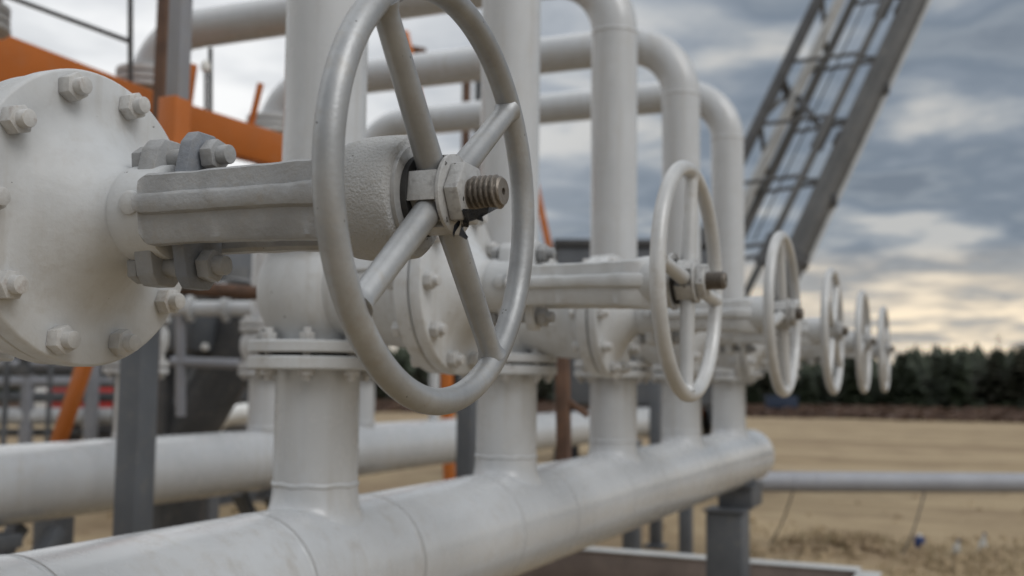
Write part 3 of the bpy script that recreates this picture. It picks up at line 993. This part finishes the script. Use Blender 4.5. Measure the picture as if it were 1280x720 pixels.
# pipe rack and red tank in the far left background
def rack():
    D = 10.5
    a = at(-220, 560, D)
    root = empty('pipe_rack', (a.x, a.y, 0))
    o_ = Vector((a.x, a.y, 0))
    L = lambda p: p-o_
    for py, r, m in ((521, .085, 'pipe_paint'), (478, .06, 'line_pipe_grey'), (455, .05, 'line_pipe_grey'), (436, .05, 'line_pipe_grey'), (447, .03, 'dark_steel'), (464, .04, 'dark_steel'), (497, .05, 'column_grey'), (541, .04, 'dark_steel')):
        MB().cyl(L(at(-220, py, D)), L(at(345, py-1, D+1.0)), r, 20).build('rack_pipe', m, root)
    for px in (-180, 38, 118, 290):
        t_ = at(px, 425, D+.45)
        MB().box(L(Vector((t_.x, t_.y, t_.z/2))), (.1, .1, t_.z+.04)).build('post', 'line_pipe_grey', root, bevel=.005)
    for px, r, py0 in ((12, .03, 395), (66, .025, 405), (150, .03, 380), (206, .04, 395)):
        t_ = at(px, py0, D+.2)
        MB().cyl(L(Vector((t_.x, t_.y, .3))), L(t_), r, 12).build('riser', 'column_grey', root)
    for px in (30, 100, 180):
        MB().lathe([(.05, 0), (.09, .02), (.09, .10), (.05, .12), (.05, .2), (.11, .21), (.11, .235)], L(at(px, 470, D-.02)), (0, 0, 1), 18).build('small_valve', 'dark_steel', root)
    tag(root, 'low rack of pale and grey pipes in the blurred left background', 'pipe rack')
    D = 12.0
    q = at(110, 500, D)
    root = empty('red_tank', (q.x, q.y, 0))
    MB().box((0, 0, q.z), (.72, .5, .34)).build('tank', 'red_paint', root, bevel=.05, bseg=3)
    MB().box((-.46, -.1, q.z-.02), (.16, .3, .30)).build('control_box', 'white_plastic', root, bevel=.02)
    for sx in (-.25, .25):
        MB().box((sx, 0, (q.z-.15)/2), (.08, .3, q.z-.10)).build('stand', 'dark_steel', root, bevel=.005)
    tag(root, 'bright red tank with a white box behind the orange leg', 'tank')
    D = 8.6
    q0 = at(296, 560, D)
    root = empty('pale_pipe_bend', (q0.x, q0.y, 0))
    pts = [at(262, 545, D), at(270, 528, D), at(286, 519, D), at(305, 516, D), at(345, 515, D), at(420, 515, D)]
    lo = at(262, 585, D)
    MB().box(Vector((lo.x-q0.x, lo.y-q0.y, lo.z/2)), (.12, .12, lo.z+.05)).build('pedestal', 'column_grey', root)
    MB().tube([p_-Vector((q0.x, q0.y, 0)) for p_ in [lo]+pts], .075, 20).build('bend', 'white_plastic', root, 60)
    MB().cyl(at(262, 545, D)-Vector((q0.x, q0.y, .10)), at(262, 545, D)-Vector((q0.x, q0.y, .06)), .11, 20).build('collar', 'pipe_paint', root)
    tag(root, 'white bent pipe behind the second pipe, left of the second riser', 'pipe')
rack()

def cabinet():
    D = 9.6
    a, b = at(186, 500, D), at(352, 500, D+.3)
    c = (a+b)/2
    top = at(250, 300, D).z
    root = empty('equipment_cabinet', (c.x, c.y, 0), math.atan2(b.y-a.y, b.x-a.x))
    w_ = (b-a).length
    MB().box((0, .3, .12), (w_, .7, .28)).build('plinth', 'dark_steel', root, bevel=.02)
    MB().box((0, .3, (top+.26)/2), (w_*.96, .6, top-.26)).build('housing', 'column_grey', root, bevel=.02)
    for k in range(4):
        MB().box((-w_*.36+w_*.24*k, -.014, 1.6), (w_*.2, .03, 1.5)).build('door_panel', 'mast_steel', root, bevel=.008)
    for k in range(5):
        MB().cyl((-w_*.55, -.16, .95+.3*k), (w_*.55, -.16, .97+.3*k), .035, 14).build('cable_duct', 'line_pipe_grey' if k % 2 else 'pipe_paint', root)
    for sx in (-.45, .0, .45):
        MB().box((w_*sx, -.09, 1.5), (.05, .10, 1.7)).build('duct_bracket', 'dark_steel', root)
    tag(root, 'grey equipment cabinet with pipes across its front behind the dark pump', 'cabinet')
cabinet()

# crane carrier with lattice mast behind the far risers
def crane():
    D = 14.0
    q = at(805, 597, D)
    base = Vector((q.x, q.y, 0))
    rz = YAW-.05
    root = empty('crane_truck', base, rz)
    m = 'column_grey'
    MB().box((0, 2.6, .85), (1.1, 7.4, .3)).build('chassis', 'dark_steel', root, bevel=.02)
    MB().box((-.1, .3, 2.03), (2.1, 2.6, 1.95)).build('superstructure', m, root, bevel=.06, bseg=3)
    MB().box((-.1, .3, 3.04), (2.16, 2.66, .10)).build('roof_lip', 'dark_steel', root, bevel=.02)
    MB().box((-.45, -1.03, 2.45), (.9, .05, .7)).build('window', 'black_plastic', root, bevel=.02)
    MB().box((.5, -1.03, 1.6), (.5, .05, .5)).build('hatch', 'mast_pale', root, bevel=.02)
    MB().box((0, 5.2, 1.95), (2.3, 1.8, 1.9)).build('driver_cab', 'orange_paint', root, bevel=.12, bseg=3)
    for y in (-.4, .9, 4.9):
        for s_ in (-1, 1):
            wv = MB().lathe([(.2, -.15), (.46, -.15), (.52, -.10), (.52, .10), (.46, .15), (.2, .15)], (s_*1.0, y, .50), (1, 0, 0), 28).build('wheel', 'black_plastic', root, 50)
            MB().lathe([(.001, .10), (.12, .11), (.28, .12), (.30, .16)], (s_*1.0, y, .50), (s_, 0, 0), 20).build('rim', 'mast_pale', wv)
    ir = root.matrix_basis.inverted()
    MB().beam(ir @ at(668, 225, D-.2), ir @ at(690, 325, D-.2), .085, .085, (0, 1, 0)).build('stay', 'orange_paint', root, bevel=.01)
    tag(root, 'dark crane truck mostly hidden behind the risers, under the mast', 'truck')
    mb0 = Vector((at(905, 430, D+.3).x, at(905, 430, D+.3).y, 2.0))
    mast = empty('lattice_mast', mb0)
    L = lambda p: p-mb0
    Db, Dt = D-.2, D+1.6
    def ln(a, b, lo=430, hi=-420):
        """chord through two pixels, run on to the pixel heights lo and hi"""
        f = lambda py: a[0]+(b[0]-a[0])*(py-a[1])/(b[1]-a[1])
        return (f(lo), lo), (f(hi), hi)
    def P(px, py, off=0):
        t_ = (430-py)/850
        return L(at(px, py, Db+(Dt-Db)*t_+off))
    specs = {'A': ((996, 318), (1144, 0), 0, .165, 'mast_steel'), 'B': ((972, 285), (1107, 5), .1, .05, 'mast_steel'),
             'C': ((941, 262), (1063, 8), 1.4, .06, 'mast_steel'), 'E': ((943, 228), (1047, 5), 1.2, .075, 'mast_pale'), 'G': ((932, 187), (1020, 5), 1.0, .085, 'dark_steel')}
    def on(k, py, doff=0):
        a, b, off, r, mt = specs[k]
        return P(a[0]+(b[0]-a[0])*(py-a[1])/(b[1]-a[1]), py, off)
    for k, (a, b, off, r, mt) in specs.items():
        lo = 430
        MB().cyl(on(k, lo), on(k, -420), r, 20).build('chord', mt, mast)
    for py in (185, 20, -150, 330):
        a_, b_ = on('A', py), on('A', py-12)
        MB().cyl(a_, b_, .20, 20).build('joint_ring', 'dark_steel', mast)
        MB().cyl(on('B', py), on('B', py-36), .085, 14).build('clamp', 'dark_steel', mast)
    ys = [400, 310, 225, 150, 72, -10, -95, -180, -265, -350]
    for i, py in enumerate(ys):
        pr = .028
        MB().cyl(on('G', py+6), on('B', py-6), pr, 8).build('rung', 'mast_steel', mast)
        MB().cyl(on('C', py+16), on('A', py+2), pr, 8).build('rung', 'mast_steel', mast)
        MB().cyl(on('A', py), on('B', py), pr, 8).build('rung', 'mast_steel', mast)
        if i+1 < len(ys):
            nx = ys[i+1]
            k1, k2 = ('G', 'C') if i % 2 else ('C', 'G')
            MB().cyl(on(k1, py), on(k2, nx), .035, 8).build('diagonal', 'mast_steel', mast)
    def beside(py, dx, doff=-.1):
        a, b, off, r, mt = specs['A']
        return P(a[0]+(b[0]-a[0])*(py-a[1])/(b[1]-a[1])+dx, py, off+doff)
    MB().cyl(beside(330, 19), beside(-420, 17), .028, 10).build('lit_edge_tube', 'mast_pale', mast)  # pale tube added to draw the lit right edge of chord A
    for dx in (-62, -74):
        MB().cyl(beside(300, dx, .5), beside(-420, dx+4, .5), .012, 6).build('hoist_cable', 'dark_steel', mast)
    for py in (250, 110, -60):
        MB().box(beside(py, 14, -.16), (.10, .10, .16)).build('bracket', 'dark_steel', mast, bevel=.01)
    MB().cyl(on('E', 118), on('B', 165), .045, 10).build('brace', 'dark_steel', mast)
    MB().cyl(on('G', 95), on('C', 150), .06, 10).build('brace', 'dark_steel', mast)
    foot = [on('A', 430), on('G', 430), on('C', 430), on('B', 430)]
    MB().cyl(foot[0], foot[1], .09, 12).build('foot_bar', 'dark_steel', mast)
    MB().cyl(foot[2], foot[3], .09, 12).build('foot_bar', 'dark_steel', mast)
    MB().cyl((foot[0]+foot[1])/2, Vector((0, 0, -1.1)), .14, 12).build('pivot', 'dark_steel', mast)
    tag(mast, 'dark steel lattice mast leaning up to the right against the grey sky', 'mast')
crane()

# ------------------------------------------------------------------ trees
def conifer(seed, h, spread, dens, flat=0.0):
    rnd = random.Random(seed)
    tr = MB()
    tr.tube([(0, 0, -.1), (rnd.uniform(-.03, .03), rnd.uniform(-.03, .03), h*.5), (0, 0, h*.98)], [h*.018, h*.012, .01], 7)
    cr = MB()
    z = h*(.08+flat*.25)
    while z < h*.99:
        t_ = z/h
        rad = spread*(1-t_)**(.75-.25*flat)*(.75+.4*rnd.random())+.06
        nb = max(3, int(dens*(.4+(1-t_))))
        for k in range(nb):
            a = rnd.random()*2*PI
            ln_ = rad*(.55+.55*rnd.random())
            droop = -.25*ln_+rnd.uniform(-.1, .1)*ln_+flat*.35*ln_
            d = Vector((math.cos(a), math.sin(a), 0))
            s_ = Vector((-d.y, d.x, 0))
            steps = max(2, int(ln_/.22))
            for i in range(steps):
                f0 = (i+.3)/steps
                c = d*(ln_*f0)+Vector((0, 0, z+droop*f0))
                wv = .16+.22*(1-f0)+.08*rnd.random()
                tip = c+d*(.26+.1*rnd.random())+Vector((0, 0, rnd.uniform(-.12, .04)))
                cr.add([c-s_*wv+Vector((0, 0, rnd.uniform(-.06, .06))), tip, c+s_*wv+Vector((0, 0, rnd.uniform(-.06, .06))), c+Vector((0, 0, .07))], [(0, 1, 3), (1, 2, 3)])
        z += h*(.028+.012*rnd.random())
    mt, mc = tr.mesh('trunk', 60), cr_mesh(cr)
    return mt, mc
def cr_mesh(cr):
    me = bpy.data.meshes.new('crown')
    me.from_pydata([tuple(p_) for p_ in cr.v], [], cr.f)
    return me
kinds = []
for i, (h, sp, dn, fl, mt) in enumerate(((5.4, 1.45, 15, 0, 'needles'), (4.7, 1.5, 15, 0, 'needles'), (5.7, 1.7, 13, .4, 'needles_olive'), (4.9, 1.6, 14, .25, 'needles_olive'))):
    a, b = conifer(20+i, h, sp, dn, fl)
    a.materials.append(MATS['bark'])
    b.materials.append(MATS[mt])
    kinds.append((a, b, h))
def birch(seed, h):
    rnd = random.Random(seed)
    mb = MB()
    mb.tube([(0, 0, -.1), (.05, 0, h*.4), (.0, .08, h*.75), (.05, .05, h)], [.07, .055, .03, .01], 7)
    br = MB()
    for k in range(34):
        z = h*(.35+.6*rnd.random())
        a = rnd.random()*2*PI
        l_ = (h-z)*.35+.25
        e_ = Vector((math.cos(a)*l_*.6, math.sin(a)*l_*.6, z+l_))
        br.tube([(.02, .03, z), tuple(e_*.5+Vector((0, 0, z*.5-.05))), tuple(e_)], [.016, .010, .004], 4)
    return mb.mesh('trunk', 60), br.mesh('crown', 60)
bt, bc = birch(4, 7.0)
bt.materials.append(MATS['birch_bark'])
bc.materials.append(MATS['bark'])
rnd = random.Random(11)
fwd = math.atan2(F.y, F.x)
TN = ['dark bushy spruce in the distant treeline', 'short dark spruce in the distant treeline', 'loose olive pine in the distant treeline', 'rounded olive pine in the distant treeline']
def polar(deg, dist):
    """deg to the right of the viewing direction"""
    a = fwd-R(deg)
    return CAM.x+math.cos(a)*dist, CAM.y+math.sin(a)*dist
k = 0
for i in range(150):
    deg = -44+88*(i+.5)/150+rnd.uniform(-.25, .25)
    dist = rnd.uniform(64, 75)
    kd = rnd.choice((0, 0, 1, 1, 2, 3))
    x, y = polar(deg, dist)
    root = empty('pine_tree' if kd > 1 else 'spruce_tree', (x, y, 0), rnd.random()*6)
    sc = (.53+.14*noise.noise(Vector((deg*.55, 2, 7)))+max(0, deg-18)*.012)*rnd.uniform(.70, 1.16)
    root.scale = (sc*1.7, sc*1.7, sc)
    link('trunk', kinds[kd][0], root)
    link('crown', kinds[kd][1], root)
    tag(root, TN[kd], 'tree', TN[kd]+'s')
for deg, dist, sc in ((21.3, 77, .60), (24.1, 77, .70), (27.6, 77, .68)):
    x, y = polar(deg, dist)
    root = empty('birch_tree', (x, y, 0), deg)
    root.scale = (sc, sc, sc)
    link('trunk', bt, root)
    link('crown', bc, root)
    tag(root, 'tall bare birch standing above the distant conifers', 'tree', 'bare birches in the treeline')
# deep wood behind the front trees, one mass
wd = MB()
for i in range(1300):
    deg = -60+120*rnd.random()
    dist = rnd.uniform(75, 105)
    x, y = polar(deg, dist)
    h = rnd.uniform(2.9, 3.6)+(dist-75)*.03+.7*noise.noise(Vector((deg*.5, 4, 1)))+max(0, deg-19)*.06
    for lv in range(9):
        zz = h*(.05+.1*lv)
        rr = 1.7*(1-lv/10.5)*rnd.uniform(.7, 1.1)
        n_ = 7
        ring = [(x+rr*(1+.4*rnd.uniform(-1, 1))*math.cos(2*PI*j/n_), y+rr*(1+.4*rnd.uniform(-1, 1))*math.sin(2*PI*j/n_), zz+rnd.uniform(-.2, .1)) for j in range(n_)]
        wd.add(ring+[(x, y, zz+h*.22)], [(j, (j+1) % n_, n_) for j in range(n_)])
me = cr_mesh(wd)
me.materials.append(MATS['needles'])
tag(link('distant_wood', me), 'dark conifer wood filling the background behind the front trees', 'wood', kind='stuff')
# dry brush and heather in front of the trees
br = MB()
for i in range(4200):
    deg = -48+96*rnd.random()
    dist = 45+21*rnd.random()**1.2
    x, y = polar(deg, dist)
    h = rnd.uniform(.06, .20)+(dist-45)*.006
    a = rnd.random()*PI
    w_ = rnd.uniform(.25, .6)
    dx, dy = math.cos(a)*w_, math.sin(a)*w_
    br.add([(x-dx, y-dy, 0), (x+dx, y+dy, 0), (x+dx*.4+dy*.3, y+dy*.4, h), (x-dx*.5, y-dy*.5+dx*.3, h*.8)], [(0, 1, 2, 3)])
me = cr_mesh(br)
me.materials.append(MATS['dry_brush'])
tag(link('dry_brush', me), 'low reddish brown dry brush along the foot of the trees', 'brush', kind='stuff')

# ------------------------------------------------------------------ small things on the sand
q = on_ground(1150, 694)
root = empty('blue_canister', q)
MB().lathe([(.035, 0), (.042, .01), (.042, .085), (.030, .10)], (0, 0, 0), (0, 0, 1), 20).build('body', 'blue_plastic', root, 50)
MB().lathe([(.018, .10), (.018, .118), (.014, .12)], (0, 0, 0), (0, 0, 1), 16).build('cap', 'white_plastic', root)
tag(root, 'small blue plastic canister on the rubble at lower right', 'canister')
for (px, py), h, lab in (((1194, 694), .11, 'small white plastic bottle lying near the blue canister'), ((1226, 692), .17, 'white plastic bottle farthest right on the rubble')):
    q = on_ground(px, py)
    root = empty('plastic_bottle', q)
    MB().lathe([(.026, 0), (.031, .008), (.031, h*.62), (.012, h*.85), (.012, h)], (0, 0, 0), (0, 0, 1), 16).build('body', 'milky_plastic', root, 50)
    MB().lathe([(.014, h), (.014, h+.015)], (0, 0, 0), (0, 0, 1), 12).build('cap', 'blue_plastic', root)
    root.rotation_euler = (0, .25, px)
    tag(root, lab, 'bottle')
x, y = polar(13.9, 58)
root = empty('blue_cargo_box', (x, y, 0), .3)
MB().box((0, 0, .42), (1.5, 1.2, .55)).build('box', 'blue_drab', root, bevel=.03)
MB().box((0, 0, .72), (1.56, 1.26, .06)).build('lid', 'blue_drab', root, bevel=.02)
for sx in (-.5, .5):
    MB().box((sx, 0, .08), (.12, 1.1, .16)).build('runner', 'bark', root)
tag(root, 'blue box far off at the foot of the treeline', 'box')
# dry grass tufts on the rough strip by the skid
gr = MB()
for i in range(190):
    p = on_ground(rnd.uniform(900, 1420), 676+56*rnd.random())
    for k in range(7):
        a = rnd.random()*2*PI
        h = rnd.uniform(.03, .11)
        d = Vector((math.cos(a), math.sin(a), 0))
        c = p+Vector((rnd.uniform(-.05, .05), rnd.uniform(-.05, .05), -.005))
        gr.add([c-d.cross(Vector((0, 0, .004))), c+d.cross(Vector((0, 0, .004))), c+d*h*.4+Vector((0, 0, h))], [(0, 1, 2)])
me = cr_mesh(gr)
me.materials.append(MATS['dry_grass'])
tag(link('dry_grass', me), 'sparse dry grass on the rough sand at lower right', 'grass', kind='stuff')
# loose clods and stones
rk = MB()
for i in range(900):
    if i < 620:
        p = on_ground(rnd.uniform(930, 1330), 672+60*rnd.random())
    elif i < 800:
        p = Vector((rnd.uniform(-7, -3), rnd.uniform(4, 9), 0))
    else:
        p = Vector((rnd.uniform(-3, 4), rnd.uniform(7.5, 16), 0))
    p.z = gz(p.x, p.y)
    r = rnd.uniform(.012, .05)*(1.7 if rnd.random() < .08 else 1)
    vs = []
    for v_ in ((1, 0, 0), (-1, 0, 0), (0, 1, 0), (0, -1, 0), (0, 0, 1), (0, 0, -1)):
        vs.append(p+Vector(v_)*r*rnd.uniform(.6, 1.3)+Vector((rnd.uniform(-.3, .3), rnd.uniform(-.3, .3), 0))*r)
    rk.add(vs, [(0, 2, 4), (2, 1, 4), (1, 3, 4), (3, 0, 4), (2, 0, 5), (1, 2, 5), (3, 1, 5), (0, 3, 5)])
me = cr_mesh(rk)
me.materials.append(MATS['sand'])
tag(link('rubble', me), 'loose clods and small stones scattered on the sand', 'rubble', kind='stuff')
